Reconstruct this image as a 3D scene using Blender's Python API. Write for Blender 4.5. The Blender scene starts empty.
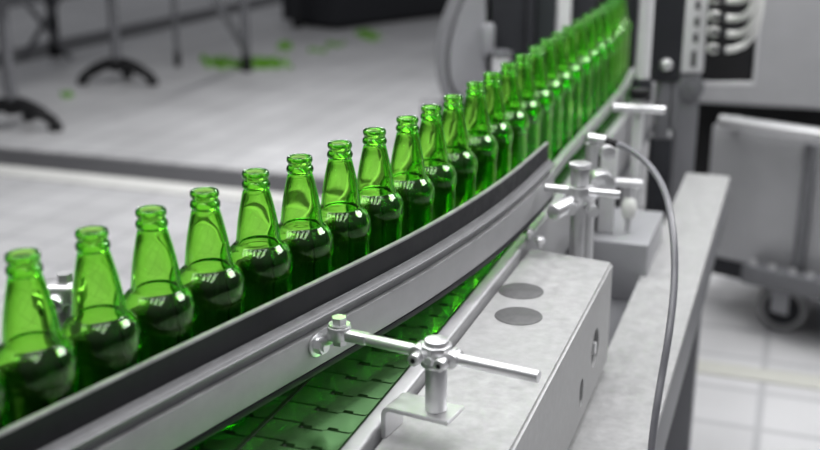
import bpy, bmesh, math, random
from mathutils import Vector, Matrix
random.seed(7)
S = bpy.context.scene
COL = S.collection
PI = math.pi
P0 = math.radians(17.5); F = 1090.0; CZ = 0.5
FLOOR = -0.95
ANG = math.atan2(.335, .942)            # conveyor heading, to the right of +Y
SD = Vector((math.sin(ANG), math.cos(ANG), 0)); ND = Vector((SD.y, -SD.x, 0))

# ---------------------------------------------------------------- layout helpers
def ray(px, py):
    dx = (px-410)/F; dy = (225-py)/F
    return Vector((dx, math.cos(P0)+dy*math.sin(P0), -math.sin(P0)+dy*math.cos(P0)))
def at(px, py, z):
    d = ray(px, py); return Vector((0, 0, CZ)) + d*((z-CZ)/d.z)
def aty(px, py, y):
    d = ray(px, py); return Vector((0, 0, CZ)) + d*(y/d.y)
def proj(p):
    z = p.z-CZ; fw = p.y*math.cos(P0)-z*math.sin(P0); up = p.y*math.sin(P0)+z*math.cos(P0)
    return 410+F*p.x/fw, 225-F*up/fw
def C(n, s, z):
    return Vector((0, 0, z)) + ND*n + SD*s
def ns(p):
    return p.dot(ND), p.dot(SD)

# ---------------------------------------------------------------- materials
def nodes(name):
    m = bpy.data.materials.new(name); m.use_nodes = True
    nt = m.node_tree; b = nt.nodes['Principled BSDF']
    return m, nt, b
def pbr(name, col, rough=.5, metal=0., var=.0, scale=30., bump=0., rvar=.0, stretch=None, spec=.5):
    m, nt, b = nodes(name)
    b.inputs['Roughness'].default_value = rough; b.inputs['Metallic'].default_value = metal
    b.inputs['Base Color'].default_value = (*col, 1)
    b.inputs['Specular IOR Level'].default_value = spec
    if var or bump or rvar:
        tc = nt.nodes.new('ShaderNodeTexCoord'); mp = nt.nodes.new('ShaderNodeMapping')
        nt.links.new(tc.outputs['Object'], mp.inputs['Vector'])
        if stretch: mp.inputs['Scale'].default_value = stretch
        nz = nt.nodes.new('ShaderNodeTexNoise'); nz.inputs['Scale'].default_value = scale; nz.inputs['Detail'].default_value = 6
        nz.inputs['Roughness'].default_value = .65
        nt.links.new(mp.outputs['Vector'], nz.inputs['Vector'])
        if var:
            r = nt.nodes.new('ShaderNodeMapRange'); r.inputs[1].default_value = .3; r.inputs[2].default_value = .7
            r.inputs[3].default_value = 1-var; r.inputs[4].default_value = 1+var
            nt.links.new(nz.outputs['Fac'], r.inputs[0])
            mx = nt.nodes.new('ShaderNodeVectorMath'); mx.operation = 'SCALE'
            mx.inputs[0].default_value = col; nt.links.new(r.outputs[0], mx.inputs['Scale'])
            nt.links.new(mx.outputs[0], b.inputs['Base Color'])
        if rvar:
            r2 = nt.nodes.new('ShaderNodeMapRange'); r2.inputs[1].default_value = .3; r2.inputs[2].default_value = .7
            r2.inputs[3].default_value = max(.02, rough-rvar); r2.inputs[4].default_value = rough+rvar
            nt.links.new(nz.outputs['Fac'], r2.inputs[0]); nt.links.new(r2.outputs[0], b.inputs['Roughness'])
        if bump:
            bp = nt.nodes.new('ShaderNodeBump'); bp.inputs['Strength'].default_value = bump; bp.inputs['Distance'].default_value = .001
            nt.links.new(nz.outputs['Fac'], bp.inputs['Height']); nt.links.new(bp.outputs['Normal'], b.inputs['Normal'])
    return m
def glass(name, col, absorb=None):
    m, nt, b = nodes(name)
    b.inputs['Base Color'].default_value = (*col, 1)
    b.inputs['Roughness'].default_value = 0.0
    b.inputs['Specular Tint'].default_value = (.85, 1, .82, 1)
    b.inputs['IOR'].default_value = 1.5
    b.inputs['Transmission Weight'].default_value = 1
    if absorb:
        va = nt.nodes.new('ShaderNodeVolumeAbsorption')
        mx = max(absorb); va.inputs['Density'].default_value = mx
        va.inputs['Color'].default_value = (*[1-a/mx for a in absorb], 1)
        nt.links.new(va.outputs[0], nt.nodes['Material Output'].inputs['Volume'])
    return m
def tile_mat(name, tile, mortar, size, rot, msize=.012, rough=.35):
    m, nt, b = nodes(name)
    tc = nt.nodes.new('ShaderNodeTexCoord'); mp = nt.nodes.new('ShaderNodeMapping')
    mp.inputs['Rotation'].default_value = (0, 0, rot)
    nt.links.new(tc.outputs['Object'], mp.inputs['Vector'])
    br = nt.nodes.new('ShaderNodeTexBrick'); br.offset = 0; br.inputs['Scale'].default_value = 1
    br.inputs['Brick Width'].default_value = size; br.inputs['Row Height'].default_value = size
    br.inputs['Mortar Size'].default_value = msize; br.inputs['Mortar Smooth'].default_value = .2
    br.inputs['Color1'].default_value = (*tile, 1); br.inputs['Color2'].default_value = (*[c*.93 for c in tile], 1)
    br.inputs['Mortar'].default_value = (*mortar, 1)
    nt.links.new(mp.outputs['Vector'], br.inputs['Vector'])
    nz = nt.nodes.new('ShaderNodeTexNoise'); nz.inputs['Scale'].default_value = 1.6; nz.inputs['Detail'].default_value = 5
    nt.links.new(mp.outputs['Vector'], nz.inputs['Vector'])
    r = nt.nodes.new('ShaderNodeMapRange'); r.inputs[1].default_value = .3; r.inputs[2].default_value = .7
    r.inputs[3].default_value = .86; r.inputs[4].default_value = 1.1
    nt.links.new(nz.outputs['Fac'], r.inputs[0])
    mx = nt.nodes.new('ShaderNodeVectorMath'); mx.operation = 'SCALE'
    nt.links.new(br.outputs['Color'], mx.inputs[0]); nt.links.new(r.outputs[0], mx.inputs['Scale'])
    nt.links.new(mx.outputs[0], b.inputs['Base Color'])
    b.inputs['Roughness'].default_value = rough
    return m
M = {}
M['glass'] = glass('green_bottle_glass', (1, 1, 1), (155, 10, 350))
M['steel'] = pbr('brushed_steel', (.66, .66, .67), .42, .85, .06, 60, .0, .08)
M['bright'] = pbr('polished_steel', (.72, .72, .73), .34, .85, .03, 80)
M['boxsteel'] = pbr('blasted_steel', (.4, .4, .402), .5, .35, .14, 70, .4, .1)
M['boxside'] = M['boxsteel']
M['railsteel'] = pbr('rail_steel', (.42, .42, .43), .48, .6, .08, 50, .1, .1)
M['ledge'] = pbr('ledge_steel', (.2, .2, .208), .5, .4, .12, 60, .2, .1)
M['plastic'] = pbr('dark_guide_plastic', (.013, .0135, .016), .45, 0, .3, 45, .25, .1, None, .2)
M['black'] = pbr('black_plastic', (.011, .011, .012), .5, 0, .15, 20, spec=.25)
M['darkgrey'] = pbr('dark_painted_steel', (.022, .023, .027), .5, 0, .12, 12, spec=.25)
M['midgrey'] = pbr('mid_grey_paint', (.15, .152, .163), .5, .2, .08, 8)
M['grey'] = pbr('grey_cover_sheet', (.33, .332, .35), .45, .3, .06, 6)
M['cabinet'] = pbr('cabinet_sheet', (.42, .422, .435), .42, .35, .06, 5)
M['pale'] = pbr('pale_painted_steel', (.62, .62, .63), .4, .1, .05, 20)
M['white'] = pbr('white_plastic', (.72, .72, .7), .35, 0, .03, 20)
M['slat'] = pbr('slat_steel_green_reflection', (.115, .29, .095), .16, .85, .05, 70, .06, .06)  # green light reflected from the bottles is mixed into the steel colour
M['disc'] = pbr('dull_cap_plastic', (.1, .1, .102), .5, .1, .25, 60, .3)
M['cable'] = pbr('grey_cable_sheath', (.15, .15, .165), .3, 0, .1, 40)
M['rubber'] = pbr('grey_rubber', (.2, .2, .205), .6, 0, .1, 20)
M['drain'] = pbr('drain_steel', (.085, .085, .09), .5, .2, .1, 10)
M['concrete'] = pbr('smooth_kerb', (.62, .62, .6), .6, 0, .06, 6)
M['bed'] = pbr('conveyor_bed', (.03, .03, .03), .6, .2, .2, 20)
M['floor'] = tile_mat('grey_floor_tiles', (.58, .58, .59), (.42, .422, .435), .24, ANG)
M['shard'] = glass('green_shards', (.3, .72, .06)); 
_b = M['shard'].node_tree.nodes['Principled BSDF']; _b.inputs['Transmission Weight'].default_value = .2; _b.inputs['Base Color'].default_value = (.13, .36, .012, 1); _b.inputs['Roughness'].default_value = .4

# ---------------------------------------------------------------- mesh helpers
def smooth(bm, ang=35):
    bm.normal_update()
    for f in bm.faces: f.smooth = True
    lim = math.radians(ang)
    for e in bm.edges:
        if len(e.link_faces) == 2 and e.link_faces[0].normal.angle(e.link_faces[1].normal, 0) > lim: e.smooth = False
def obj(name, bm, mat, parent=None, loc=None, rotz=0, sm=True, ang=35):
    bmesh.ops.recalc_face_normals(bm, faces=bm.faces)
    if sm: smooth(bm, ang)
    me = bpy.data.meshes.new(name); bm.to_mesh(me); bm.free()
    o = bpy.data.objects.new(name, me); COL.objects.link(o)
    me.materials.append(mat)
    if parent: o.parent = parent
    if loc is not None: o.location = loc
    o.rotation_euler.z = rotz
    return o
def tag(o, label=None, cat=None, group=None, kind=None):
    if label: o['label'] = label
    if cat: o['category'] = cat
    if group: o['group'] = group
    if kind: o['kind'] = kind
    return o
def thing(name, label, cat, loc=(0, 0, 0), rotz=0, group=None):
    o = bpy.data.objects.new(name, None); COL.objects.link(o); o.empty_display_size = .02
    o.location = loc; o.rotation_euler.z = rotz
    return tag(o, label, cat, group)
def box(bm, x0, x1, y0, y1, z0, z1, bev=0, seg=2, mat=None):
    g = bmesh.ops.create_cube(bm, size=1)
    vs = g['verts']
    for v in vs:
        v.co = Vector(((x0+x1)/2+v.co.x*(x1-x0), (y0+y1)/2+v.co.y*(y1-y0), (z0+z1)/2+v.co.z*(z1-z0)))
    if bev:
        es = list({e for v in vs for e in v.link_edges})
        r = bmesh.ops.bevel(bm, geom=es, offset=bev, segments=seg, affect='EDGES', profile=.5)
        vs = [v for v in r['verts']]
    return vs
def cyl(bm, a, b, r, r2=None, seg=24, bev=0, caps=True):
    a = Vector(a); b = Vector(b); d = b-a; L = d.length
    if r2 is None: r2 = r
    q = d.to_track_quat('Z', 'Y').to_matrix()
    prof = [(r, 0), (r2, L)]
    if bev: prof = [(r-bev, 0), (r-bev*.3, bev*.3), (r, bev), (r2, L-bev), (r2-bev*.3, L-bev*.3), (r2-bev, L)]
    rings = []
    for (rr, z) in prof:
        rings.append([bm.verts.new(a+q @ Vector((rr*math.cos(2*PI*i/seg), rr*math.sin(2*PI*i/seg), z))) for i in range(seg)])
    for k in range(len(rings)-1):
        for i in range(seg):
            j = (i+1) % seg
            bm.faces.new((rings[k][i], rings[k][j], rings[k+1][j], rings[k+1][i]))
    if caps:
        bm.faces.new(rings[0][::-1]); bm.faces.new(rings[-1])
def hexa(bm, a, b, r): cyl(bm, a, b, r, seg=6)
def lathe(bm, prof, seg=48, closed=False):
    rings = []
    for (r, z) in prof:
        if r < 1e-6: rings.append([bm.verts.new((0, 0, z))])
        else: rings.append([bm.verts.new((r*math.cos(2*PI*i/seg), r*math.sin(2*PI*i/seg), z)) for i in range(seg)])
    n = len(rings)
    for k in range(n if closed else n-1):
        A = rings[k]; B = rings[(k+1) % n]
        for i in range(seg):
            j = (i+1) % seg
            if len(A) == 1 and len(B) == 1: continue
            if len(A) == 1: bm.faces.new((A[0], B[i], B[j]))
            elif len(B) == 1: bm.faces.new((A[i], A[j], B[0]))
            else: bm.faces.new((A[i], A[j], B[j], B[i]))
def tube(bm, pts, r, seg=12):
    pts = [Vector(p) for p in pts]; rings = []; up = None
    for i, p in enumerate(pts):
        t = (pts[min(i+1, len(pts)-1)]-pts[max(i-1, 0)]).normalized()
        if up is None: up = t.orthogonal().normalized()
        up = (up-t*up.dot(t)).normalized(); w = t.cross(up)
        rr = r[i] if isinstance(r, (list, tuple)) else r
        rings.append([bm.verts.new(p+up*rr*math.cos(2*PI*k/seg)+w*rr*math.sin(2*PI*k/seg)) for k in range(seg)])
    for k in range(len(rings)-1):
        for i in range(seg):
            j = (i+1) % seg; bm.faces.new((rings[k][i], rings[k][j], rings[k+1][j], rings[k+1][i]))
    bm.faces.new(rings[0][::-1]); bm.faces.new(rings[-1])
def catmull(pts, n=8):
    pts = [Vector(p) for p in pts]; q = [pts[0]*2-pts[1]]+pts+[pts[-1]*2-pts[-2]]; out = []
    for i in range(1, len(q)-2):
        a, b, c, d = q[i-1:i+3]
        for k in range(n):
            t = k/n
            out.append(.5*((2*b)+(c-a)*t+(2*a-5*b+4*c-d)*t*t+(3*b-a-3*c+d)*t**3))
    out.append(pts[-1]); return out
def prism(bm, outline, z0, z1):
    """outline: list of (x,y) -> extruded along z"""
    lo = [bm.verts.new((x, y, z0)) for x, y in outline]; hi = [bm.verts.new((x, y, z1)) for x, y in outline]
    n = len(outline)
    bm.faces.new(lo[::-1]); bm.faces.new(hi)
    for i in range(n): bm.faces.new((lo[i], lo[(i+1) % n], hi[(i+1) % n], hi[i]))
def sweep(bm, path, sect):
    """path: list of Vector (xy), sect: closed list of (outward, z) ; outward = right side of travel"""
    rings = []
    for i, p in enumerate(path):
        t = (path[min(i+1, len(path)-1)]-path[max(i-1, 0)]); t.z = 0; t.normalize()
        n = Vector((t.y, -t.x, 0))
        rings.append([bm.verts.new((p.x+n.x*o, p.y+n.y*o, z)) for o, z in sect])
    m = len(sect)
    for k in range(len(rings)-1):
        for i in range(m):
            j = (i+1) % m; bm.faces.new((rings[k][i], rings[k][j], rings[k+1][j], rings[k+1][i]))
    bm.faces.new(rings[0]); bm.faces.new(rings[-1][::-1])
def offset(path, d):
    out = []
    for i, p in enumerate(path):
        t = (path[min(i+1, len(path)-1)]-path[max(i-1, 0)]); t.z = 0; t.normalize()
        out.append(p+Vector((t.y, -t.x, 0))*d)
    return out
def copy_tree(o, parent=None):
    c = o.copy(); COL.objects.link(c)
    if parent: c.parent = parent
    for ch in o.children: copy_tree(ch, c)
    return c

# ---------------------------------------------------------------- floor
bm = bmesh.new()
# floor is cut into two slabs by the drain gutter, which lies square to the conveyor
G0, G1 = ns(at(0, 145, FLOOR))[1], ns(at(0, 161, FLOOR))[1]
gn, gs = at(205, 168, FLOOR), at(205, 183, FLOOR)
s_far = (ns(at(0, 146, FLOOR))[1]+ns(at(205, 167, FLOOR))[1])/2
s_near = (ns(at(0, 166, FLOOR))[1]+ns(at(205, 188, FLOOR))[1])/2
box(bm, -9, 6, s_far, 24, -.1, 0)
box(bm, -9, 6, -1.5, s_near, -.1, 0)
tag(obj('floor', bm, M['floor'], loc=(0, 0, FLOOR), rotz=-ANG, sm=False), kind='structure')
M['floor'].node_tree.nodes['Mapping'].inputs['Rotation'].default_value = (0, 0, 0)
bm = bmesh.new()
box(bm, -9, 6, s_near, s_far, -.1, -.012)
tag(obj('floor_gutter', bm, M['drain'], loc=(0, 0, FLOOR), rotz=-ANG, sm=False), kind='structure')
# pale kerb strip on the near lip of the gutter and one across the tiles at the right
bm = bmesh.new(); box(bm, -9, -.3, s_near-.16, s_near-.002, 0, .012, .003)
tag(obj('trim_1', bm, M['concrete'], loc=(0, 0, FLOOR), rotz=-ANG), kind='structure')
sk = (ns(at(690, 367, FLOOR))[1]+ns(at(815, 381, FLOOR))[1])/2
bm = bmesh.new(); box(bm, -.3, 3, sk-.05, sk+.04, 0, .006, .002)
tag(obj('trim_2', bm, pbr('sand_strip', (.5, .5, .46), .6), loc=(0, 0, FLOOR), rotz=-ANG), kind='structure')

# ---------------------------------------------------------------- conveyor
LW = .0875
NR = -.362                                    # right edge of the right-hand lane
S0, S1 = .55, 3.05
def lane(n_right, label, s0, s1):
    t = thing('conveyor_chain', label, 'conveyor chain', C(n_right-LW/2, s0, -.012), -ANG, 'slat chains of the bottle conveyor')
    h = LW/2-.001; p = .0381; g = .0014
    # slat outline with interlocking hinge steps
    front = [(-h, .004), (-.010, .004), (-.010, -.004), (.016, -.004), (.016, .0), (h-.004, .0), (h, .003)]
    lo = [(x, y+g) for x, y in front]
    hi = [(x, y+p-g) for x, y in front]
    hi[1] = (-.010, hi[1][1]); 
    # dark hinge slots are openings: widen the gap beside each step
    lo2 = [(-h, .004+g), (-.010+g, .004+g), (-.010+g, -.004+.006), (.002, -.004+.006), (.002, -.004+g), (.016+g, -.004+g), (.016+g, .005), (.028, .005), (.028, g), (h-.003, g), (h, .003+g)]
    hi2 = [(-h, .004+p-g), (-.010-g, .004+p-g), (-.010-g, -.004+p-g), (.016-g, -.004+p-g), (.016-g, p-g), (h-.003, p-g), (h, .003+p-g)]
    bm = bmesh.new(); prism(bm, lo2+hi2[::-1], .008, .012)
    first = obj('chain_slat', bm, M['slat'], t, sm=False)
    k = int((s1-s0)/p)
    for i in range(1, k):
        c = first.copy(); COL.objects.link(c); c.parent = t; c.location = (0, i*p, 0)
    return t
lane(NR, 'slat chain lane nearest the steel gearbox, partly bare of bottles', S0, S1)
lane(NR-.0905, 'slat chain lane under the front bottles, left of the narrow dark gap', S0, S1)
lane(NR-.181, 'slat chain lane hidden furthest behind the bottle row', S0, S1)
t = thing('bottle_conveyor', 'steel conveyor frame carrying the slat chains under the bottles', 'conveyor', C(-.48, .5, FLOOR), -ANG)
H = -FLOOR
bm = bmesh.new(); box(bm, -.19, .118, 0, 2.55, H-.03, H-.0045); obj('bed', bm, M['bed'], t)
bm = bmesh.new(); box(bm, .1195, .1385, 0, 2.55, H-.11, H+.003, .004, 3); obj('wear_strip', bm, M['railsteel'], t)
bm = bmesh.new(); box(bm, -.21, -.191, 0, 2.55, H-.11, H+.003, .004, 3); obj('wear_strip', bm, M['railsteel'], t)
bm = bmesh.new(); box(bm, -.19, .1185, 0, 2.55, H-.17, H-.031); obj('chassis', bm, M['midgrey'], t)
for s in (.25, 1.3, 2.4):
    for n in (-.17, .09):
        bm = bmesh.new(); box(bm, n-.025, n+.025, s-.025, s+.025, 0, H-.17, .003); obj('leg', bm, M['steel'], t)

# ---------------------------------------------------------------- bottles
RIMS = [(-54, 291), (26, 258), (91.7, 233.3), (150.9, 212), (204.5, 193.3), (255.5, 173.9), (299.6, 159.1), (339.7, 145), (374.5, 131.9), (407.4, 119.8),
        (431.3, 108.5), (453.4, 98), (475.7, 84.9), (492, 75.1), (509.3, 65.4), (523.4, 56.9), (536.5, 48.4), (547.7, 40.7), (558.7, 34.4), (569, 28),
        (579.8, 21.6), (588.7, 16.1), (596.6, 11), (605.2, 5.7), (611.5, 1), (616.5, -3.8), (620.5, -8.3)]
def mm(l): return [(a/1000, b/1000) for a, b in l]
def spline2(pts, n=4):
    v = catmull([Vector((a, b, 0)) for a, b in pts], n); return [(max(p.x, 0), p.y) for p in v]
outer = [(0, 3.5), (19, 2.5), (26, .0), (29.5, .6), (31.6, 3), (31.9, 8), (31.6, 60), (31.5, 112), (31.5, 120), (31.8, 124), (32.9, 128), (33.6, 133), (33.6, 139), (32.9, 144.2), (30.9, 148.6), (28.2, 152), (25.4, 155), (23.2, 157.2), (22.3, 160),
         (21.6, 165), (20.5, 174), (18.5, 186), (16.2, 197), (14.3, 205.5), (13.1, 210.3), (12.4, 212.2), (13.2, 213.4), (14, 215.2), (14, 217.4), (13.2, 219.4), (12.1, 220.8), (12.0, 222.8), (12.9, 224.2), (13.35, 225.6), (13.35, 227.4), (12.9, 229), (11.9, 230), (10.6, 230), (9.6, 229.2), (9.1, 227.5)]
inner = [(8.9, 220), (9, 211), (10.4, 205), (12.6, 197), (15.0, 186), (17.2, 174), (18.4, 164), (19.4, 158), (22.2, 153.6), (25.2, 150.4), (28.2, 146.2), (29.8, 140), (29.9, 132), (29.6, 122), (28.9, 106), (28.9, 60), (28.9, 14), (27, 8.5), (19, 7), (0, 8.5)]
def bottle_bm():
    bm = bmesh.new(); pr = mm(spline2(outer, 3)+spline2(inner, 3)); pr[0] = (0, pr[0][1]); pr[-1] = (0, pr[-1][1])
    lathe(bm, pr, 96)
    bmesh.ops.remove_doubles(bm, verts=bm.verts, dist=1e-6)
    return bm
proto = None
ORD = ['', 'second', 'third', 'fourth', 'fifth', 'sixth', 'seventh', 'eighth', 'ninth', 'tenth', 'eleventh', 'twelfth', 'thirteenth', 'fourteenth', 'fifteenth', 'sixteenth', 'seventeenth',
       'eighteenth', 'nineteenth', 'twentieth', 'twenty-first', 'twenty-second', 'twenty-third', 'twenty-fourth', 'twenty-fifth', 'twenty-sixth', 'twenty-seventh', 'twenty-eighth']
BP = []
for i, (px, py) in enumerate(RIMS):
    p = at(px, py, .227); p.z = 0.0002; BP.append(p)
    if proto is None:
        proto = obj('glass_bottle', bottle_bm(), M['glass'], ang=60); o = proto
    else:
        o = proto.copy(); COL.objects.link(o)
    o.location = p; o.rotation_euler.z = i*.7
    if i == 0: lab = 'empty green glass bottle at the near end of the row, mostly cut off'
    elif i == 1: lab = 'first whole empty green bottle at the near left end of the row'
    elif i == len(RIMS)-1: lab = 'furthest empty green bottle where the row leaves the top of the picture'
    else: lab = f'empty green glass bottle, {ORD[i]} whole one from the near left end of the row'
    tag(o, lab, 'bottle', 'empty green bottles in single file')

# ---------------------------------------------------------------- front guide rail
top = [(-75, 466), (40, 411), (150, 358), (260, 306), (360, 258.5), (410, 234), (456, 208), (485, 190), (517, 167), (545, 142)]
pts = [at(x, y, .117) for x, y in top]
for p in pts: p.z = 0
path = catmull(pts, 8)
for _ in range(40):
    path = [path[0]]+[(path[k-1]+path[k]*2+path[k+1])/4 for k in range(1, len(path)-1)]+[path[-1]]
rail = thing('guide_rail', 'curved guide rail with dark plastic face along the front of the bottles', 'guide rail')
bm = bmesh.new(); sweep(bm, path, [(0, .0885), (.0055, .0885), (.006, .115), (0, .115)]); obj('plastic_strip', bm, M['plastic'], rail, sm=True, ang=30)
bm = bmesh.new(); sweep(bm, path, [(0, .1151), (.006, .1151), (.0055, .1168), (.0045, .1175), (.001, .1175), (0, .1165)]); obj('top_edge', bm, pbr('pale_plastic_edge', (.2, .205, .2), .5, 0, .3, 40), rail, ang=30)['label'] = 'pale top edge'  # paler strip along the top of the rail face
bm = bmesh.new(); sweep(bm, path, [(.001, .0715), (.011, .0715), (.0115, .0805), (.0165, .081), (.0175, .082), (.0175, .0848), (.0165, .0855), (.0125, .0858), (.011, .0875), (.0095, .0905), (.0062, .0905), (.0062, .088), (.001, .088)]); obj('channel', bm, M['ledge'], rail, ang=30)
bm = bmesh.new(); sweep(bm, path, [(.005, .071), (.015, .071), (.0165, .0705), (.017, .069), (.017, .0345), (.016, .0335), (.005, .0335)]); obj('flat_bar', bm, M['railsteel'], rail, ang=30)
bm = bmesh.new(); sweep(bm, path, [(.003, .033), (.017, .033), (.0175, .0315), (.0165, .026), (.003, .026)]); obj('bottom_lip', bm, M['plastic'], rail, ang=30)

# the nearest bottles stand just clear of the rail
bots = [o for o in COL.objects if o.name.startswith('glass_bottle')]
for o, b in zip(bots, BP):
    for p in path:
        d = Vector((b.x-p.x, b.y-p.y, 0))
        if d.length < .0345: b += d.normalized()*(.0345-d.length)
    o.location = b
# back guide rail behind the bottles
bp2 = [Vector((b.x, b.y, 0)) for b in BP]
e0 = bp2[0]+(bp2[0]-bp2[1])*1.5
bpath = catmull([e0]+bp2[:24], 3)
for _ in range(12): bpath = [bpath[0]]+[(bpath[k-1]+bpath[k]*2+bpath[k+1])/4 for k in range(1, len(bpath)-1)]+[bpath[-1]]
bpath = offset(bpath, -.041)
brail = thing('guide_rail', 'dark guide rail standing behind the row of bottles', 'guide rail')
bm = bmesh.new(); sweep(bm, bpath, [(-.008, .03), (0, .03), (0, .123), (-.001, .124), (-.008, .124)]); obj('plastic_strip', bm, M['plastic'], brail, ang=30)
bm = bmesh.new(); sweep(bm, bpath, [(-.018, .022), (-.0085, .022), (-.0085, .0845), (-.018, .0845)]); obj('flat_bar', bm, M['railsteel'], brail, ang=30)

# far guide rail bars after the front rail ends
fr = thing('guide_rail', 'plain low steel guide bar beside the far bottles, beyond the dark rail', 'guide rail')
fpath = offset(catmull([b for b in bp2[14:28]], 3), .037)
bm = bmesh.new(); sweep(bm, fpath, [(0, .012), (.012, .012), (.012, .03), (0, .03)]); obj('flat_bar', bm, M['railsteel'], fr, ang=30)
for k in range(2, len(fpath)-3, 12):
    bm = bmesh.new()
    a = fpath[k]; tt = (fpath[k+1]-a).normalized(); nn = Vector((tt.y, -tt.x, 0))
    cyl(bm, a+nn*.018+Vector((0, 0, .0035)), a+nn*.018+Vector((0, 0, .03)), .006, seg=12)
    obj('stud', bm, M['steel'], fr)

# ---------------------------------------------------------------- gearbox housing beside the chain
GZ = -.009
sB = ns(at(614, 262, GZ))[1]
gx0, gx1 = -.3395, ns(at(614, 262, GZ))[0]-.001
box_t = thing('gearbox_housing', 'blasted steel box housing with two dark round caps beside the chain', 'machine housing', C(0, 0, -.168), -ANG)
D = .168+GZ
bm = bmesh.new()
# open, slightly skewed body: back edge tilts a little as in the picture
bs = ns(at(545, 249.5, GZ))[1]
outline = [(gx0, .5), (gx1, .5), (gx1, sB), (gx0, bs)]
prism(bm, outline, 0.012, D)
es = [e for e in bm.edges if (e.verts[0].co.z > D-1e-5 and e.verts[1].co.z > D-1e-5) or abs(e.verts[0].co.z-e.verts[1].co.z) > .1]
bmesh.ops.bevel(bm, geom=es, offset=.0035, segments=3, affect='EDGES')
body = obj('body', bm, M['boxsteel'], box_t, ang=40)
bm = bmesh.new(); box(bm, gx0+.012, gx1-.014, .52, min(sB, bs)-.02, 0, .0118); obj('foot', bm, M['black'], box_t)
for k, (x, y, rx) in enumerate(((513, 289.5, .0285), (518.5, 315.5, .0285))):
    p = at(x, y, GZ+.001); n_, s_ = ns(p)
    bm = bmesh.new()
    lathe(bm, [(0, .0018), (.0262, .0018), (.029, .0008), (.0303, -.002)], 48)
    n_ = max(n_, gx0+.0308)
    obj('cap', bm, M['disc'], box_t, loc=(n_, s_, D))
# obround slot and round hole in the right face
def onface(x, y):
    d = ray(x, y); t_ = (gx1-Vector((0, 0, CZ)).dot(ND))/d.dot(ND); p = Vector((0, 0, CZ))+d*t_
    n_, s_ = ns(p); return s_, p.z
def boolcut(target, bm):
    me = bpy.data.meshes.new('cut'); bmesh.ops.recalc_face_normals(bm, faces=bm.faces); bm.to_mesh(me); bm.free()
    c = bpy.data.objects.new('cut', me); COL.objects.link(c); c.parent = target.parent
    md = target.modifiers.new('b', 'BOOLEAN'); md.object = c; md.operation = 'DIFFERENCE'; md.solver = 'EXACT'
    bpy.context.view_layer.update()
    dg = bpy.context.evaluated_depsgraph_get()
    nm = bpy.data.meshes.new_from_object(target.evaluated_get(dg))
    target.modifiers.clear(); old = target.data; target.data = nm
    bpy.data.objects.remove(c); bpy.data.meshes.remove(old)
sa, za = onface(582.5, 378); sb_, zb = onface(580, 408)
bm = bmesh.new()
rr = .0115; sc = (sa+sb_)/2; zl, zh = min(za, zb)+.168, max(za, zb)+.168
prof = [(sc+rr*math.cos(a), zh-rr+rr*math.sin(a)) for a in [PI*i/10 for i in range(11)]]+[(sc-rr*math.cos(a), zl+rr-rr*math.sin(a)) for a in [PI*i/10 for i in range(11)]]
lo = [bm.verts.new((gx1-.09, a, b)) for a, b in prof]; hi = [bm.verts.new((gx1+.02, a, b)) for a, b in prof]
bm.faces.new(lo[::-1]); bm.faces.new(hi)
for i in range(len(prof)): bm.faces.new((lo[i], lo[(i+1) % len(prof)], hi[(i+1) % len(prof)], hi[i]))
boolcut(body, bm)
s2, z2 = onface(595, 348)
bm = bmesh.new(); cyl(bm, (gx1-.012, s2, z2+.168), (gx1+.02, s2, z2+.168), .027, seg=40)
boolcut(body, bm)
bm = bmesh.new(); cyl(bm, (gx1-.012, s2, z2+.168), (gx1-.004, s2, z2+.168), .0262, seg=40, bev=.001); obj('cover_plug', bm, M['disc'], box_t)
bm = bmesh.new(); cyl(bm, (gx1-.004, s2, z2+.168), (gx1+.001, s2, z2+.168), .009, seg=6); obj('plug_bolt', bm, M['steel'], box_t)

# ---------------------------------------------------------------- lower support channel (wide pale plate)
ZP = -.172
a = ns(at(730, 176, ZP)); b = ns(at(650, 450, ZP)); pn = (a[0]+b[0])/2
a2 = ns(at(664, 228, ZP)); b2 = ns(at(618, 320, ZP)); pl = (a2[0]+b2[0])/2
sEnd = a[1]
ch = thing('support_channel', 'wide pale steel channel running below the gearbox on the right', 'machine frame', C(0, 0, FLOOR), -ANG)
Hc = ZP-FLOOR
ln = min(gx1-.05, pl)
bm = bmesh.new()
prism(bm, [(gx0+.02, .35), (pn, .35), (pn, sEnd), (pl, sEnd), (pl, sB+.02), (gx0+.02, sB+.02)], Hc-.012, Hc-.0005)
obj('top_plate', bm, M['boxsteel'], ch)
bm = bmesh.new(); box(bm, pn-.012, pn, .35, sEnd, Hc-.11, Hc-.013, .002); obj('side_flange', bm, M['midgrey'], ch)
for s in (.8, sEnd-.15):
    bm = bmesh.new(); box(bm, pn-.09, pn-.03, s-.03, s+.03, 0, Hc-.013, .003); obj('leg', bm, M['midgrey'], ch)
# lower grey pan left of the plate behind the gearbox
bm = bmesh.new(); box(bm, gx0+.03, pl-.002, sB+.03, 2.3, Hc-.06, Hc-.05, .002); obj('drip_pan', bm, M['midgrey'], ch)
bm = bmesh.new(); box(bm, -.338, -.215, 1.86, 2.08, Hc-.05, -.113-FLOOR-.0003, .003); obj('raised_ledge', bm, M['grey'], ch)

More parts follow.
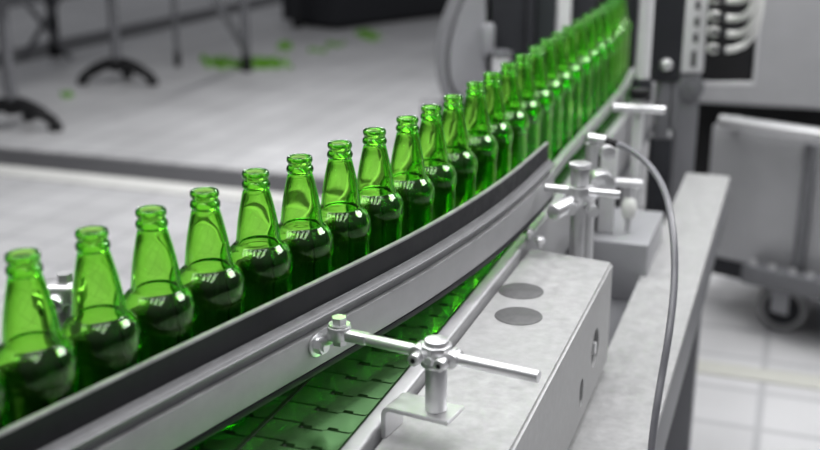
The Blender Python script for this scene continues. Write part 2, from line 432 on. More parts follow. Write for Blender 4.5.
# ---------------------------------------------------------------- front clamp on the gearbox
ZR = .0815; GC = GZ+.0002
pA, pH, pE = at(343, 325, ZR), at(437, 347, ZR), at(538, 368.5, ZR)
dirn = (pE-pH).normalized()
foot = at(436, 411, .0235)
head = Vector((foot.x, foot.y, ZR))
rodA = head-dirn*((head-pA).length*.915); rodE = head+dirn*((pE-pH).length)
cl = thing('rail_clamp', 'steel post clamp on the gearbox holding a rod to the guide rail', 'clamp', (foot.x, foot.y, GZ+.0002), -ANG)
Ri = Matrix.Rotation(ANG, 4, 'Z')
def L(p, z=None):
    q = Ri @ (Vector(p)-Vector((foot.x, foot.y, GZ+.0002))); 
    return q
# bent strap foot
ld = Ri.to_3x3() @ dirn; lp = Vector((-ld.y, ld.x, 0))
xl = L(at(367, 424, .012)).dot(ld); xr = .021
for k_ in range(40):
    if min((C(0, 0, 0)+Vector((foot.x, foot.y, 0))+dirn*xl+Vector((-dirn.y, dirn.x, 0))*q_).dot(ND) for q_ in (-.0185, .0185)) < -.3405: xl += .001
PT = .0255-GC
bm = bmesh.new()
sect = [(xl, 0.0), (xl+.0048, 0.0), (xl+.0048, PT-.0095), (xl+.0062, PT-.0058), (xl+.0095, PT-.0045), (xr, PT-.0045), (xr, PT), (xl+.008, PT), (xl+.003, PT-.002), (xl, PT-.0075)]
def bk(x, y, z): return ld*x+lp*y+Vector((0, 0, z))
lo = [bm.verts.new(bk(x, -.0185, z)) for x, z in sect]; hi = [bm.verts.new(bk(x, .0185, z)) for x, z in sect]
bm.faces.new(lo); bm.faces.new(hi[::-1])
for i in range(len(sect)): bm.faces.new((lo[i], lo[(i+1) % len(sect)], hi[(i+1) % len(sect)], hi[i]))
bmesh.ops.recalc_face_normals(bm, faces=bm.faces)
bmesh.ops.bevel(bm, geom=[e for e in bm.edges], offset=.0007, segments=2, affect='EDGES')
obj('bracket', bm, M['steel'], cl)
bm = bmesh.new(); cyl(bm, (0, 0, .0256-GC), (0, 0, .0715-GC), .0104, seg=32, bev=.0008); obj('post', bm, M['steel'], cl)
bm = bmesh.new(); cyl(bm, (0, 0, .071-GC), (0, 0, .0765-GC), .0145, seg=32, bev=.001); cyl(bm, (0, 0, .076-GC), (0, 0, .0925-GC), .0155, seg=8, bev=.0015)
cyl(bm, (0, 0, .092-GC), (0, 0, .097-GC), .0115, seg=32, bev=.001); hd = obj('clamp_head', bm, M['bright'], cl)
ld = Ri.to_3x3() @ dirn; lp = Vector((-ld.y, ld.x, 0))
zc = .0813-GC
c0 = Vector((0, 0, zc))
bm = bmesh.new()
for sgn in (-1, 1):
    c = c0-lp*.015+ld*.013*sgn
    cyl(bm, c+lp*.004, c-lp*.0075, .0058, seg=20, bev=.0008)
c = c0+ld*.0; cyl(bm, c-lp*.012, c-lp*.0175, .0035, seg=16)
for sgn in (-1, 1):
    c = c0+ld*.017*sgn; cyl(bm, c-lp*.009, c+lp*.009, .008, seg=20, bev=.001)
obj('clamp_screw', bm, M['bright'], cl)
for sgn in (-1, 1):
    c = c0-lp*.0226+ld*.013*sgn; bm = bmesh.new(); cyl(bm, c, c-lp*.0004, .0027, seg=6); obj('socket', bm, M['black'], cl)
bm = bmesh.new(); cyl(bm, L(rodA)+ld*.022, L(rodE), .0058, seg=20, bev=.001); rod = obj('rod', bm, M['bright'], cl)
# rail-side knuckle : flat plate, hex bolt on top, hex knob on the rail face
ra = L(rodA)
bm = bmesh.new()
cyl(bm, ra+Vector((0, 0, -.005)), ra+Vector((0, 0, .0085)), .0115, seg=28, bev=.0012)
for q in box(bm, -.008, .032, -.0065, .0065, -.0045, .0055, .002):
    q.co = ra + ld*q.co.x + lp*q.co.y + Vector((0, 0, q.co.z))
obj('knuckle', bm, M['bright'], cl)
bm = bmesh.new(); cyl(bm, ra+Vector((0, 0, .0086)), ra+Vector((0, 0, .0106)), .0105, seg=28); hexa(bm, ra+Vector((0, 0, .0106)), ra+Vector((0, 0, .0175)), .0075)
hexa(bm, ra+Vector((0, 0, -.011)), ra+Vector((0, 0, -.0055)), .0075)
obj('bolt', bm, M['bright'], cl)
# stub from the knuckle back to the rail bar
def near_path(p, off):
    q = min(offset(path, off), key=lambda v: (v.x-p.x)**2+(v.y-p.y)**2); return q
wp = rodA
q = near_path(wp, .0175); i_ = min(range(len(path)), key=lambda k: (path[k]-Vector((q.x, q.y, 0))).length)
tt = (path[i_+1]-path[i_-1]).normalized(); nr = Vector((tt.y, -tt.x, 0))
zk = .059; kq = min(offset(path, .0172), key=lambda v: abs(proj(Vector((v.x, v.y, zk)))[0]-320))
i_ = min(range(1, len(path)-1), key=lambda k: (path[k]-Vector((kq.x, kq.y, 0))).length); tt = (path[i_+1]-path[i_-1]).normalized(); nr = Vector((tt.y, -tt.x, 0))
kl = L(Vector((kq.x, kq.y, zk))); knl = Ri.to_3x3() @ nr
bm = bmesh.new(); cyl(bm, kl+knl*.0002, kl+knl*.003, .0125, seg=28, bev=.0006); hexa(bm, kl+knl*.003, kl+knl*.011, .0085); cyl(bm, kl+knl*.011, kl+knl*.0135, .005, seg=16)
obj('bolt', bm, M['bright'], cl)
bm = bmesh.new()
tube(bm, catmull([kl+knl*.006, kl+knl*.012+Vector((0, 0, .008)), ra-ld*.012+Vector((0, 0, -.008)), ra-ld*.004], 6), .0058, 14); obj('elbow', bm, M['bright'], cl)

# ---------------------------------------------------------------- second clamp behind the gearbox
ZB = ZP-.0495
def stand(name, label, base_px, zbase, items, cat='clamp'):
    pass
pb = aty(578, 214, 1.53); 
c2 = thing('rail_clamp', 'cross-bar clamp on a steel post just behind the gearbox', 'clamp', (pb.x, pb.y, ZB), 0)
def R2(p): return Vector(p)-Vector((pb.x, pb.y, ZB))
bm = bmesh.new(); cyl(bm, (0, 0, .0), (0, 0, .07-ZB), .011, seg=24, bev=.001); obj('post', bm, M['steel'], c2)
bm = bmesh.new(); cyl(bm, (0, 0, .052-ZB), (0, 0, .078-ZB), .019, seg=28, bev=.003)
cyl(bm, (0, 0, .0785-ZB), (0, 0, .105-ZB), .0135, seg=24, bev=.002); cyl(bm, (0, 0, .1055-ZB), (0, 0, .112-ZB), .017, seg=24, bev=.002); obj('clamp_head', bm, M['bright'], c2)
ra_, rb_ = aty(545, 188.5, pb.y+.005), aty(620, 194, pb.y-.02)
zr = (ra_.z+rb_.z)/2; 
bm = bmesh.new(); cyl(bm, R2((ra_.x, ra_.y, zr+.002)), R2((rb_.x, rb_.y, zr-.002)), .0062, seg=20, bev=.001); obj('rod', bm, M['bright'], c2)
pa_, pb_ = aty(553, 213, pb.y-.045), aty(604, 186, pb.y+.055)
bm = bmesh.new(); cyl(bm, R2(pa_), R2(pb_), .0115, seg=24, bev=.0015); obj('arm', bm, M['bright'], c2)
bm = bmesh.new()
for (x, y, dy) in ((570, 208, -.02), (592, 210, -.022)):
    q = aty(x, y, pb.y+dy); cyl(bm, R2(q)+Vector((0, .012, 0)), R2(q)-Vector((0, .01, 0)), .0095, seg=6)
    cyl(bm, R2(q)-Vector((0, .01, 0)), R2(q)-Vector((0, .014, 0)), .006, seg=14)
obj('clamp_screw', bm, M['bright'], c2)
bm = bmesh.new(); q = aty(601, 182, pb.y+.05); cyl(bm, R2(q)+Vector((0, .02, -.0)), R2(q)-Vector((0, .02, 0)), .019, seg=24, bev=.004); obj('eye', bm, M['bright'], c2)
# flat upright behind it
q = at(594, 248, ZB+.02)
qq = aty(606, 215, 1.9); ZL = -.1125
up = thing('support_post', 'flat pale steel upright behind the cross-bar clamp', 'post', (qq.x, qq.y, ZL), -ANG)
bm = bmesh.new(); box(bm, -.0145, .0145, -.006, .006, 0, .05-ZL, .002); obj('upright', bm, M['pale'], up)
bm = bmesh.new(); box(bm, -.036, -.0155, -.001, .03, 0, .03-ZL, .002); obj('dark_plate', bm, M['darkgrey'], up)
# small rail-side knobs near the far end of the dark rail
for k, (x, y, lab) in enumerate(((528, 236, 'small bright knob under the far end of the dark rail, left of the pair'), (540, 244, 'small bright knob at the far corner of the gearbox, right of the pair'))):
    q = at(x, y, .008)
    kt = thing('clamp_knob', lab, 'knob', (q.x, q.y, .003), 0, 'small knobs behind the gearbox')
    bm = bmesh.new(); cyl(bm, (0, 0, 0), (0, 0, .006), .004, seg=12); obj('stem', bm, M['steel'], kt)
    bm = bmesh.new(); lathe(bm, [(0, .006), (.006, .0062), (.0075, .009), (.0075, .013), (.005, .016), (0, .0165)], 20); obj('cap', bm, M['bright'], kt)

# ---------------------------------------------------------------- sensor with cable
yS = pb.y+.1
s0_ = aty(591, 138, yS); s1_ = aty(606, 141, yS-.01)
sn = thing('proximity_sensor', 'small steel sensor barrel on a post, feeding the grey cable', 'sensor', (s0_.x, s0_.y, ZB), 0)
def RS(p): return Vector(p)-Vector((s0_.x, s0_.y, ZB))
bm = bmesh.new(); cyl(bm, (0.002, 0, 0), (0.002, 0, s0_.z-ZB-.009), .010, seg=20); obj('post', bm, M['steel'], sn)
bm = bmesh.new(); cyl(bm, RS(s0_)-Vector((.004, 0, 0)), RS(s1_), .0085, seg=24, bev=.0015); obj('barrel', bm, M['bright'], sn)
bm = bmesh.new(); cyl(bm, RS(s1_), RS(aty(617, 144, yS-.02)), .0065, .0055, seg=20); obj('plug', bm, M['black'], sn)
q = aty(607, 152, yS-.02); bm = bmesh.new(); cyl(bm, RS(q)+Vector((0, .012, 0)), RS(q)-Vector((0, .012, 0)), .012, seg=24, bev=.003); obj('lock_nut', bm, M['steel'], sn)
ct = [(618.5, 144.5, yS-.023), (630, 149.5, yS-.05), (645, 161, yS-.1), (657, 176, yS-.16), (666, 195, yS-.22), (671, 218, yS-.27), (674, 245, yS-.31), (674.5, 275, yS-.34), (672.5, 305, yS-.37), (668, 340, yS-.40), (662, 375, yS-.42), (657, 405, yS-.44), (653.5, 430, yS-.45), (651, 455, yS-.46), (649, 480, yS-.47)]
cp = [aty(*c) for c in ct]
n_, s_ = ns(cp[-1]); 
cp += [cp[-1]+Vector((.0, -.01, -.12)), cp[-1]+Vector((.005, -.02, -.3))]
bm = bmesh.new(); tube(bm, catmull(cp, 6), .0047, 14)
tag(obj('sensor_cable', bm, M['cable'], ang=60), 'long grey cable arching from the sensor down over the pale channel', 'cable')

# ---------------------------------------------------------------- rods and posts in front of the machine
yP = 2.15
b0 = aty(633, 205, yP); 
pt = thing('support_post', 'slim round steel post carrying a short bright cross rod, below the dark machine', 'post', (b0.x, b0.y, ZB), 0)
t0_ = aty(637, 98, yP)
bm = bmesh.new(); cyl(bm, (0, 0, 0), (0, 0, t0_.z-ZB), .0105, seg=20, bev=.001); obj('upright', bm, M['pale'], pt)
ca, cb = aty(612, 106.5, yP-.015), aty(664, 110, yP-.015); zz = (ca.z+cb.z)/2
bm = bmesh.new(); cyl(bm, (ca.x-b0.x, -.019, zz+.003-ZB), (cb.x-b0.x, -.019, zz-.003-ZB), .0078, seg=20, bev=.0015); obj('cross_rod', bm, M['bright'], pt)
bm = bmesh.new(); q = aty(640, 92, yP); cyl(bm, (0, 0, t0_.z-ZB), (0, 0, t0_.z-ZB+.018), .02, seg=20, bev=.003); obj('collar', bm, M['black'], pt)
q = aty(629, 208, yP-.25)
kb = thing('clamp_knob', 'pale plastic clamp knob on a bar below the sensor cable', 'knob', (q.x, q.y, ZL), 0)
bm = bmesh.new(); lathe(bm, [(0, 0), (.011, .002), (.014, .012), (.015, .022), (.011, .034), (.005, .04), (0, .041)], 20)
for v in bm.verts: v.co.z += q.z-ZL-.02
obj('grip', bm, M['white'], kb)
bm = bmesh.new(); cyl(bm, (0, 0, 0), (0, 0, q.z-ZL-.018), .0055, seg=14); obj('stem', bm, M['steel'], kb)
bm = bmesh.new(); cyl(bm, (-.05, .0, q.z-ZL+.05), (.02, 0, q.z-ZL+.045), .008, seg=16); cyl(bm, (0, 0, q.z-ZL+.02), (0, 0, q.z-ZL+.05), .005, seg=12); obj('bar', bm, M['steel'], kb)

# ---------------------------------------------------------------- machine in the background, centre and right
def px_panel(bm, x0, x1, y0, y1, Y, th, slant=0., bev=.004):
    """upright slab whose front lies at distance Y, covering picture span x0..x1, y0..y1 at its own depth"""
    a = aty(x0, (y0+y1)/2, Y); b = aty(x1, (y0+y1)/2, Y)
    zt = aty((x0+x1)/2, y0, Y).z; zb = aty((x0+x1)/2, y1, Y).z
    return box(bm, a.x, b.x, Y, Y+th, zb, zt, bev)
def slab(name, label, cat, mat, x0, x1, y0, y1, Y, th, to_floor=False, partname='body', bev=.004, kindmat=None):
    a = aty(x0, (y0+y1)/2, Y); b = aty(x1, (y0+y1)/2, Y)
    zt = aty((x0+x1)/2, y0, Y).z; zb = FLOOR if to_floor else aty((x0+x1)/2, y1, Y).z
    t_ = thing(name, label, cat, ((a.x+b.x)/2, Y+th/2, FLOOR), 0)
    w = (b.x-a.x)/2
    bm = bmesh.new(); box(bm, -w, w, -th/2, th/2, zb-FLOOR, zt-FLOOR, bev); obj(partname, bm, mat, t_)
    return t_, w, zb-FLOOR, zt-FLOOR

YM = 3.35
# rounded grey machine cover left of the dark cabinet
t = thing('machine_cover', 'grey sheet metal machine cover with rounded lower left edge', 'machine cover', aty(465, 60, YM).xy.to_3d()+Vector((0, 0, FLOOR)), 0)
o_ = Vector(t.location)
edge = [(488.5, -70), (470, -70), (463, -30), (455, 0), (446, 22), (440, 42), (437, 62), (438, 82), (443, 97), (452, 106), (470, 112), (488.5, 112)]
def cover(off, y0_, th, nm, mat, edge=edge):
    bm = bmesh.new(); fr_, bk_ = [], []
    for x, y in edge:
        p = aty(x, y, YM)-o_; fr_.append(bm.verts.new((p.x, y0_, p.z))); bk_.append(bm.verts.new((p.x, y0_+th, p.z)))
    bm.faces.new(fr_); bm.faces.new(bk_[::-1]); n = len(edge)
    for i in range(n): bm.faces.new((fr_[i], fr_[(i+1) % n], bk_[(i+1) % n], bk_[i]))
    bmesh.ops.recalc_face_normals(bm, faces=bm.faces)
    es = [e for e in bm.edges if abs(e.verts[0].co.y-y0_) < 1e-6 and abs(e.verts[1].co.y-y0_) < 1e-6]
    bmesh.ops.bevel(bm, geom=es, offset=.012, segments=3, affect='EDGES')
    return obj(nm, bm, mat, t)
cover(0, 0, .25, 'shell', pbr('shell_grey', (.25, .252, .265), .5, .2, .06, 6))
edge2 = [(x+9 if x < 480 else x, y-6) for x, y in edge]
cover(0, -.012, .012, 'inset_panel', M['grey'], edge2)
bm = bmesh.new(); p = aty(487, 40, YM)-o_
box(bm, p.x-.018, p.x+.02, -.05, -.0125, p.z-.04, p.z+.055, .01); obj('latch', bm, M['grey'], t)
bm = bmesh.new(); box(bm, p.x-.2, p.x-.02, .05, .2, 0, (aty(470, 111, YM)-o_).z, .004); obj('pedestal', bm, M['midgrey'], t)

t, w, zb, zt = slab('machine_cabinet', 'tall black machine cabinet behind the bottles, beside the grey cover', 'machine cabinet', M['darkgrey'], 491, 536, -90, 60, YM+.02, .4, True)
bm = bmesh.new(); box(bm, w*.55, w*.62, -.206, -.2, .8, zt-.02, .001); obj('door_seam', bm, M['black'], t)
q = aty(501, 62, YM-.08)
bt = thing('pipe_fitting', 'short pale fitting standing against the foot of the black cabinet', 'fitting', (q.x, YM-.08, FLOOR), 0)
bm = bmesh.new(); zf = q.z-FLOOR; cyl(bm, (0, 0, 0), (0, 0, zf+.02), .028, seg=20); obj('pipe', bm, M['pale'], bt)
bm = bmesh.new(); cyl(bm, (0, 0, zf+.02), (0, 0, zf+.035), .034, seg=20, bev=.004); obj('cap', bm, M['midgrey'], bt)
t, w, zb, zt = slab('machine_cabinet', 'dark machine cabinet with slate face between black cabinet and pale post', 'machine cabinet', pbr('slate_paint', (.024, .028, .03), .5, spec=.25), 537, 561, -90, 60, YM+.06, .35, True)
t, w, zb, zt = slab('support_post', 'square pale machine post rising behind the far bottle necks', 'post', M['pale'], 559.5, 572.5, -90, 60, YM-.12, .04, True, 'upright', .003)
t, w, zb, zt = slab('machine_cabinet', 'dark grey machine door just right of the square pale post', 'machine cabinet', M['darkgrey'], 574, 597, -90, 40, YM+.25, .3, True)
# tunnel plate behind the last bottles
t, w, zb, zt = slab('machine_cabinet', 'black tunnel housing at the far end of the bottle row', 'machine cabinet', M['black'], 598, 640, -120, 60, YM+.6, .3, True)
# right uprights
t, w, zb, zt = slab('support_post', 'grey machine upright hard against the far end of the bottles', 'post', M['darkgrey'], 628, 640, -90, 76, 3.0, .1, False, 'upright')
YV = 2.4
a_, b_ = aty(648.5, -60, YV), aty(642, 78, YV)
t = thing('support_post', 'pale round upright between grey upright and black column with knob', 'post', (aty(645, 40, YV).x, YV, FLOOR), 0)
bm = bmesh.new(); cyl(bm, (0, 0, b_.z-FLOOR), (0, 0, a_.z-FLOOR), .0155, seg=20); obj('upright', bm, M['pale'], t)
bm = bmesh.new(); cyl(bm, (0, 0, b_.z-FLOOR-.05), (0, 0, b_.z-FLOOR), .022, seg=20, bev=.003); obj('collar', bm, M['darkgrey'], t)
bm = bmesh.new(); cyl(bm, (0, 0, 0), (0, 0, b_.z-FLOOR-.05), .012, seg=20); obj('stem', bm, M['midgrey'], t)
t, w, zb, zt = slab('machine_column', 'black column with one shiny round knob', 'machine column', M['darkgrey'], 655, 687, -90, 82, 2.55, .05)
kc = aty(665, 64, 2.55)-Vector(t.location)
bm = bmesh.new(); lathe(bm, [(0, .03), (.009, .028), (.0145, .02), (.015, .012), (.012, .004), (.012, 0)], 24)
k_ = obj('knob', bm, M['bright'], t, loc=(kc.x, -.0255, kc.z)); k_.rotation_euler = (PI/2, 0, 0)
bm = bmesh.new(); box(bm, -w*.3, w*.5, -.02, .02, zb-.14, zb, .004); box(bm, w*.55, w*.95, -.02, .02, zb-.12, zb, .004); obj('mount', bm, M['midgrey'], t)
bm = bmesh.new(); box(bm, -.02, .03, -.02, .02, 0, zb-.14, .004); obj('pedestal', bm, M['darkgrey'], t)
# slotted valve manifold
YF = 2.9
t, w, zb, zt = slab('valve_manifold', 'pale slotted valve strip with black back panel and four hose fittings', 'valve manifold', M['pale'], 686, 710, -90, 73, YF, .06, False, 'strip')
for (x, y, hh) in ((699, -12, .012), (698, 5, .012), (697, 22, .012), (695.5, 38, .012), (693.5, 59, .022)):
    p = aty(x, y, YF)-Vector(t.location); bm = bmesh.new(); box(bm, p.x-.006, p.x+.006, -.033, -.028, p.z-hh, p.z+hh, .002); obj('slot', bm, M['black'], t)
hose = [(712, -2), (712, 15.5), (711, 31), (710.5, 48)]
for x, y in hose:
    p = aty(x, y, YF)-Vector(t.location)
    bm = bmesh.new(); lathe(bm, [(0, .03), (.01, .027), (.014, .018), (.014, .006), (.012, 0)], 18)
    f_ = obj('fitting', bm, M['white'], t, loc=(p.x, -.031, p.z)); f_.rotation_euler = (PI/2, 0, .35)
bm = bmesh.new(); p = aty(692, 88, YF)-Vector(t.location); cyl(bm, (p.x, .06, p.z), (p.x, -.03, p.z), .035, seg=24, bev=.006); cyl(bm, (p.x, -.03, p.z), (p.x, -.045, p.z), .012, seg=12); obj('hub', bm, M['midgrey'], t)
bm = bmesh.new(); box(bm, -.03, .03, -.02, .028, 0, zb, .003); obj('pedestal', bm, M['midgrey'], t)
TL = Vector(t.location); h0, h1 = aty(708, 81, YF+.06)-TL, aty(753, 70, YF+.06)-TL; h2 = aty(756, 70, YF+.06)-TL; h1.z = aty(754, -80, YF).z-FLOOR
bm = bmesh.new(); box(bm, w+.001, h1.x, .03, .05, h0.z, h1.z, .003); obj('hose_panel', bm, M['black'], t)
bm = bmesh.new(); box(bm, h1.x+.0005, h2.x, .024, .05, h0.z-.012, h1.z, .002); box(bm, w+.001, h1.x, .024, .05, h0.z-.012, h0.z-.0005, .002); obj('panel_trim', bm, M['pale'], t)
# big cabinet with black recess
cab = thing('machine_cabinet', 'large plain grey cabinet standing behind the trolley, upper right', 'machine cabinet', aty(765, 105, 4.5).xy.to_3d()+Vector((0, 0, FLOOR)), math.radians(-17))
cl_ = Vector(cab.location); zcb = aty(765, 108, 4.5).z-FLOOR
bm = bmesh.new(); box(bm, -.42, .9, .02, .7, zcb, 2.4, .018, 3); obj('shell', bm, M['cabinet'], cab)
Rc = Matrix.Rotation(math.radians(17), 4, 'Z')
def RC(x, y, d=0.0):
    """point on the cabinet front seen at picture x,y -> cabinet coordinates"""
    fn = Vector((math.sin(math.radians(-17)), -math.cos(math.radians(-17)), 0)); base = cl_+(-fn)*.02+fn*d
    dr = ray(x, y); tt_ = (base-Vector((0, 0, CZ))).dot(fn)/dr.dot(fn); return Rc @ (Vector((0, 0, CZ))+dr*tt_-cl_)
for x in (-.38, .86):
    bm = bmesh.new(); box(bm, x-.025, x+.025, .54, .59, 0, zcb, .004); obj('leg', bm, M['darkgrey'], cab)
bm = bmesh.new(); box(bm, -.34, .82, .3, .32, .05, zcb, .002); obj('shade_panel', bm, M['black'], cab)  # black sheet stands in for the shade in the opening under the cabinet
# hoses
hoses = [[(712, -2), (722, -1), (733, 0.5), (744, -1), (752, -10), (757, -25)], [(712, 15.5), (722, 17), (734, 18.5), (746, 15), (754, 3), (758, -16)],
         [(711, 31), (722, 33), (736, 34), (748, 29), (756, 15), (760, -8)], [(710.5, 48), (722, 49.5), (733, 49), (746, 43), (756, 28), (761, 2), (763, -20)]]
hl = ['topmost of the four pale air hoses, at the picture edge', 'second pale air hose from the top on the black panel', 'third pale air hose from the top on the black panel', 'lowest pale air hose curving over the black panel']
for k, h in enumerate(hoses):
    dep = [2.868, 2.852, 2.845, 2.84, 2.83, 2.82, 2.81]
    P_ = [aty(x, y, dep[i]-.027*(3-k)*(i > 2)) for i, (x, y) in enumerate(h)]
    c_ = catmull(P_, 6)
    ht = thing('air_hose', hl[k], 'hose', P_[0], 0, 'air hoses at the valve manifold')
    bm = bmesh.new(); tube(bm, [p-P_[0] for p in c_[8:]], .0095, 12); obj('tube', bm, M['white'], ht, ang=60)
    bm = bmesh.new(); tube(bm, [p-P_[0] for p in c_[:9]], .0065, 12); obj('connector', bm, M['darkgrey'], ht, ang=60)

# ---------------------------------------------------------------- trolley with handle bar
th = math.radians(-40)
tr0 = at(785, 340, FLOOR)
tr = thing('trolley', 'grey panelled trolley with bright push bar and castor wheels', 'trolley', (tr0.x, tr0.y, FLOOR), th)
Rt = Matrix.Rotation(-th, 4, 'Z'); fn = Vector((math.sin(th), -math.cos(th), 0))
def T(x, y, d=.0):
    base = Vector((tr0.x, tr0.y, FLOOR))+fn*d; dr = ray(x, y); k = (base-Vector((0, 0, CZ))).dot(fn)/dr.dot(fn)
    return Rt @ (Vector((0, 0, CZ))+dr*k-Vector((tr0.x, tr0.y, FLOOR)))
tl, tb, tt2 = T(706, 150), T(760, 262), T(770, 126)
zb_, zt_ = tb.z, tt2.z
bm = bmesh.new(); box(bm, tl.x, .55, .03, .2, zb_-.03, zt_-.026, .01); obj('panel_body', bm, M['cabinet'], tr)
ph = T(724, 119); bm = bmesh.new(); cyl(bm, (ph.x, -.03, zt_), (.55, -.03, zt_), .022, seg=20, bev=.004); obj('push_bar', bm, M['bright'], tr)
bm = bmesh.new(); box(bm, ph.x+.02, ph.x+.05, -.02, .029, zt_-.02, zt_+.012, .003); box(bm, .45, .48, -.02, .029, zt_-.02, zt_+.012, .003); obj('bar_bracket', bm, M['steel'], tr)
fx = T(805, 200).x; bm = bmesh.new(); box(bm, fx-.02, fx+.012, .0, .029, zb_, zt_-.04, .003); obj('upright', bm, M['midgrey'], tr)
bx = T(747, 270).x
bm = bmesh.new(); box(bm, bx, .55, -.05, .029, zb_-.07, zb_-.005, .006); obj('bottom_beam', bm, M['midgrey'], tr)
for x in (757, 776, 797, 815):
    q = T(x, 262); bm = bmesh.new(); cyl(bm, (q.x, -.03, zb_-.005), (q.x, -.03, zb_+.012), .012, seg=12, bev=.002); obj('bolt', bm, M['steel'], tr)
bm = bmesh.new(); box(bm, tl.x+.02, .55, .03, .5, zb_-.09, zb_-.031, .004); obj('underframe', bm, M['darkgrey'], tr)
def castor(lx, ly):
    rw = .083
    bm = bmesh.new(); lathe(bm, [(.058, -.02), (rw-.006, -.02), (rw, -.012), (rw, .012), (rw-.006, .02), (.058, .02)], 36, True)
    w_ = obj('castor_wheel', bm, M['rubber'], tr, loc=(lx, ly, rw)); w_.rotation_euler = (PI/2, 0, .25)
    bm = bmesh.new(); lathe(bm, [(0, -.012), (.02, -.018), (.03, -.01), (.0575, -.012), (.0575, .012), (.03, .01), (.02, .018), (0, .012)], 28)
    obj('hub', bm, M['darkgrey'], w_)
    bm = bmesh.new(); box(bm, lx-.03, lx+.03, ly-.032, ly-.026, .07, zb_-.1, .003); box(bm, lx-.03, lx+.03, ly+.026, ly+.032, .07, zb_-.1, .003); box(bm, lx-.04, lx+.04, ly-.04, ly+.04, zb_-.1, zb_-.0905, .003)
    obj('castor_fork', bm, M['grey'], tr)
castor(-.045, .0+.07); castor(tl.x+.12, .42)

# ---------------------------------------------------------------- far left: second conveyor on pedestal stands
st_px = [(14, 104, 1.15), (117, 63, 1.0), (178, 52, .9)]
bpos = []
def pedestal(px, py, label, scale=1., cross=False):
    q = at(px, py, FLOOR+.16); 
    t_ = thing('conveyor_stand', label, 'stand', (q.x, q.y, FLOOR), 0, 'pedestal stands of the far conveyor')
    bm = bmesh.new(); cyl(bm, (0, 0, .13), (0, 0, .93), .036, seg=16); obj('column', bm, M['midgrey'], t_)
    bm = bmesh.new(); cyl(bm, (0, 0, .1), (0, 0, .2), .05, .035, seg=16, bev=.005); obj('hub', bm, M['black'], t_)
    for k in range(3):
        a = (-.12, PI+.05, PI/2)[k]
        d = Vector((math.cos(a), math.sin(a), 0))
        bm = bmesh.new(); tube(bm, catmull([d*.02+Vector((0, 0, .16)), d*.1+Vector((0, 0, .145)), d*.2+Vector((0, 0, .095)), d*.27+Vector((0, 0, .045))], 4), [.046]*4+[.042]*4+[.036]*4+[.03], 12)
        f_ = obj('foot_arm', bm, M['black'], t_)
        bm = bmesh.new(); cyl(bm, d*.265, d*.265+Vector((0, 0, .045)), .042, seg=14, bev=.006); obj('foot_pad', bm, M['black'], f_)
    return q
bpos.append(pedestal(12, 104, 'black footed pedestal stand cut by the left picture edge'))
bpos.append(pedestal(117, 63, 'black footed pedestal stand with slim column, second from the left'))
def legpost(px, py, label, r=.03, lean=None, mat='midgrey', foot=True):
    q = at(px, py, FLOOR)
    t_ = thing('frame_leg', label, 'leg', (q.x, q.y, FLOOR), 0, 'steel legs at the far side of the floor')
    bm = bmesh.new(); cyl(bm, (0, 0, .02), (0, 0, .93), r, seg=14); obj('tube', bm, M[mat], t_)
    bm = bmesh.new(); cyl(bm, (0, 0, 0), (0, 0, .12), r*1.35, r*1.15, seg=14, bev=.004); obj('foot', bm, M['black'], t_)
    if lean:
        e = at(*lean, FLOOR+.75); bm = bmesh.new(); cyl(bm, (0, 0, .16), e-Vector((q.x, q.y, FLOOR)), r*.8, seg=12); obj('brace', bm, M[mat], t_)
    return q
q3 = legpost(178, 66, 'slim steel leg with black foot right of the second pedestal', .022)
q4 = legpost(247, 71, 'steel leg with slanted brace standing in the green shards', .034, (212, -6), 'midgrey')
q5 = legpost(297, 28, 'dark steel leg beyond the green shards', .038, None, 'darkgrey')
q6 = legpost(56, 56, 'dark square-set leg behind the left pedestal, beside crossed braces', .045, None, 'darkgrey')
e0, e1 = at(12, 30, FLOOR+.3), at(52, 30, FLOOR+.3)
xb = thing('cross_brace', 'crossed steel braces behind the left pedestal', 'brace', ((e0.x+e1.x)/2, (e0.y+e1.y)/2+.3, FLOOR), 0)
w = (e1.x-e0.x)/2+.05
for sgn in (-1, 1):
    bm = bmesh.new(); cyl(bm, (-w*sgn, .03*sgn, .02), (w*sgn, .03*sgn, .62), .022, seg=10); obj('bar', bm, M['midgrey'], xb)
# far conveyor deck carried by the stands (above the frame), and a dark floor band
t = thing('far_conveyor', 'far conveyor deck carried by the pedestal stands', 'conveyor', ((bpos[0].x+bpos[1].x)/2, (bpos[0].y+bpos[1].y)/2, FLOOR), -math.atan2(bpos[1].x-bpos[0].x, bpos[1].y-bpos[0].y))
bm = bmesh.new(); box(bm, -.3, .3, -3, 4, .931, 1.05, .01); obj('deck', bm, M['darkgrey'], t)
# dark band on the floor, along the conveyor direction
na, nb = ns(at(30, 58, FLOOR)), ns(at(205, 12, FLOOR))
bm = bmesh.new(); nm = (na[0]+nb[0])/2
box(bm, nm-.3, nm+.24, na[1]-.9, nb[1]+6, 0, .006)
tag(obj('trim_3', bm, pbr('dark_floor_band', (.07, .07, .075), .5, .1), loc=(0, 0, FLOOR), rotz=-ANG), kind='structure')
# dark box standing in for the shadow under a far machine
q0, q1 = at(334, 31, FLOOR), at(432, 18, FLOOR)
t = thing('far_machine_shadow', 'long dark box for the shadow under a far machine, behind the grey cover', 'machine shadow', ((q0.x+q1.x)/2, (q0.y+q1.y)/2, FLOOR), math.atan2(q1.y-q0.y, q1.x-q0.x))
ln_ = (q1-q0).length/2
bm = bmesh.new(); box(bm, -ln_, ln_+.6, 0, .8, .05, .5, .02); obj('body', bm, M['darkgrey'], t)
bm = bmesh.new(); box(bm, -ln_+.1, ln_+.5, .05, .75, 0, .05); obj('plinth', bm, M['black'], t)
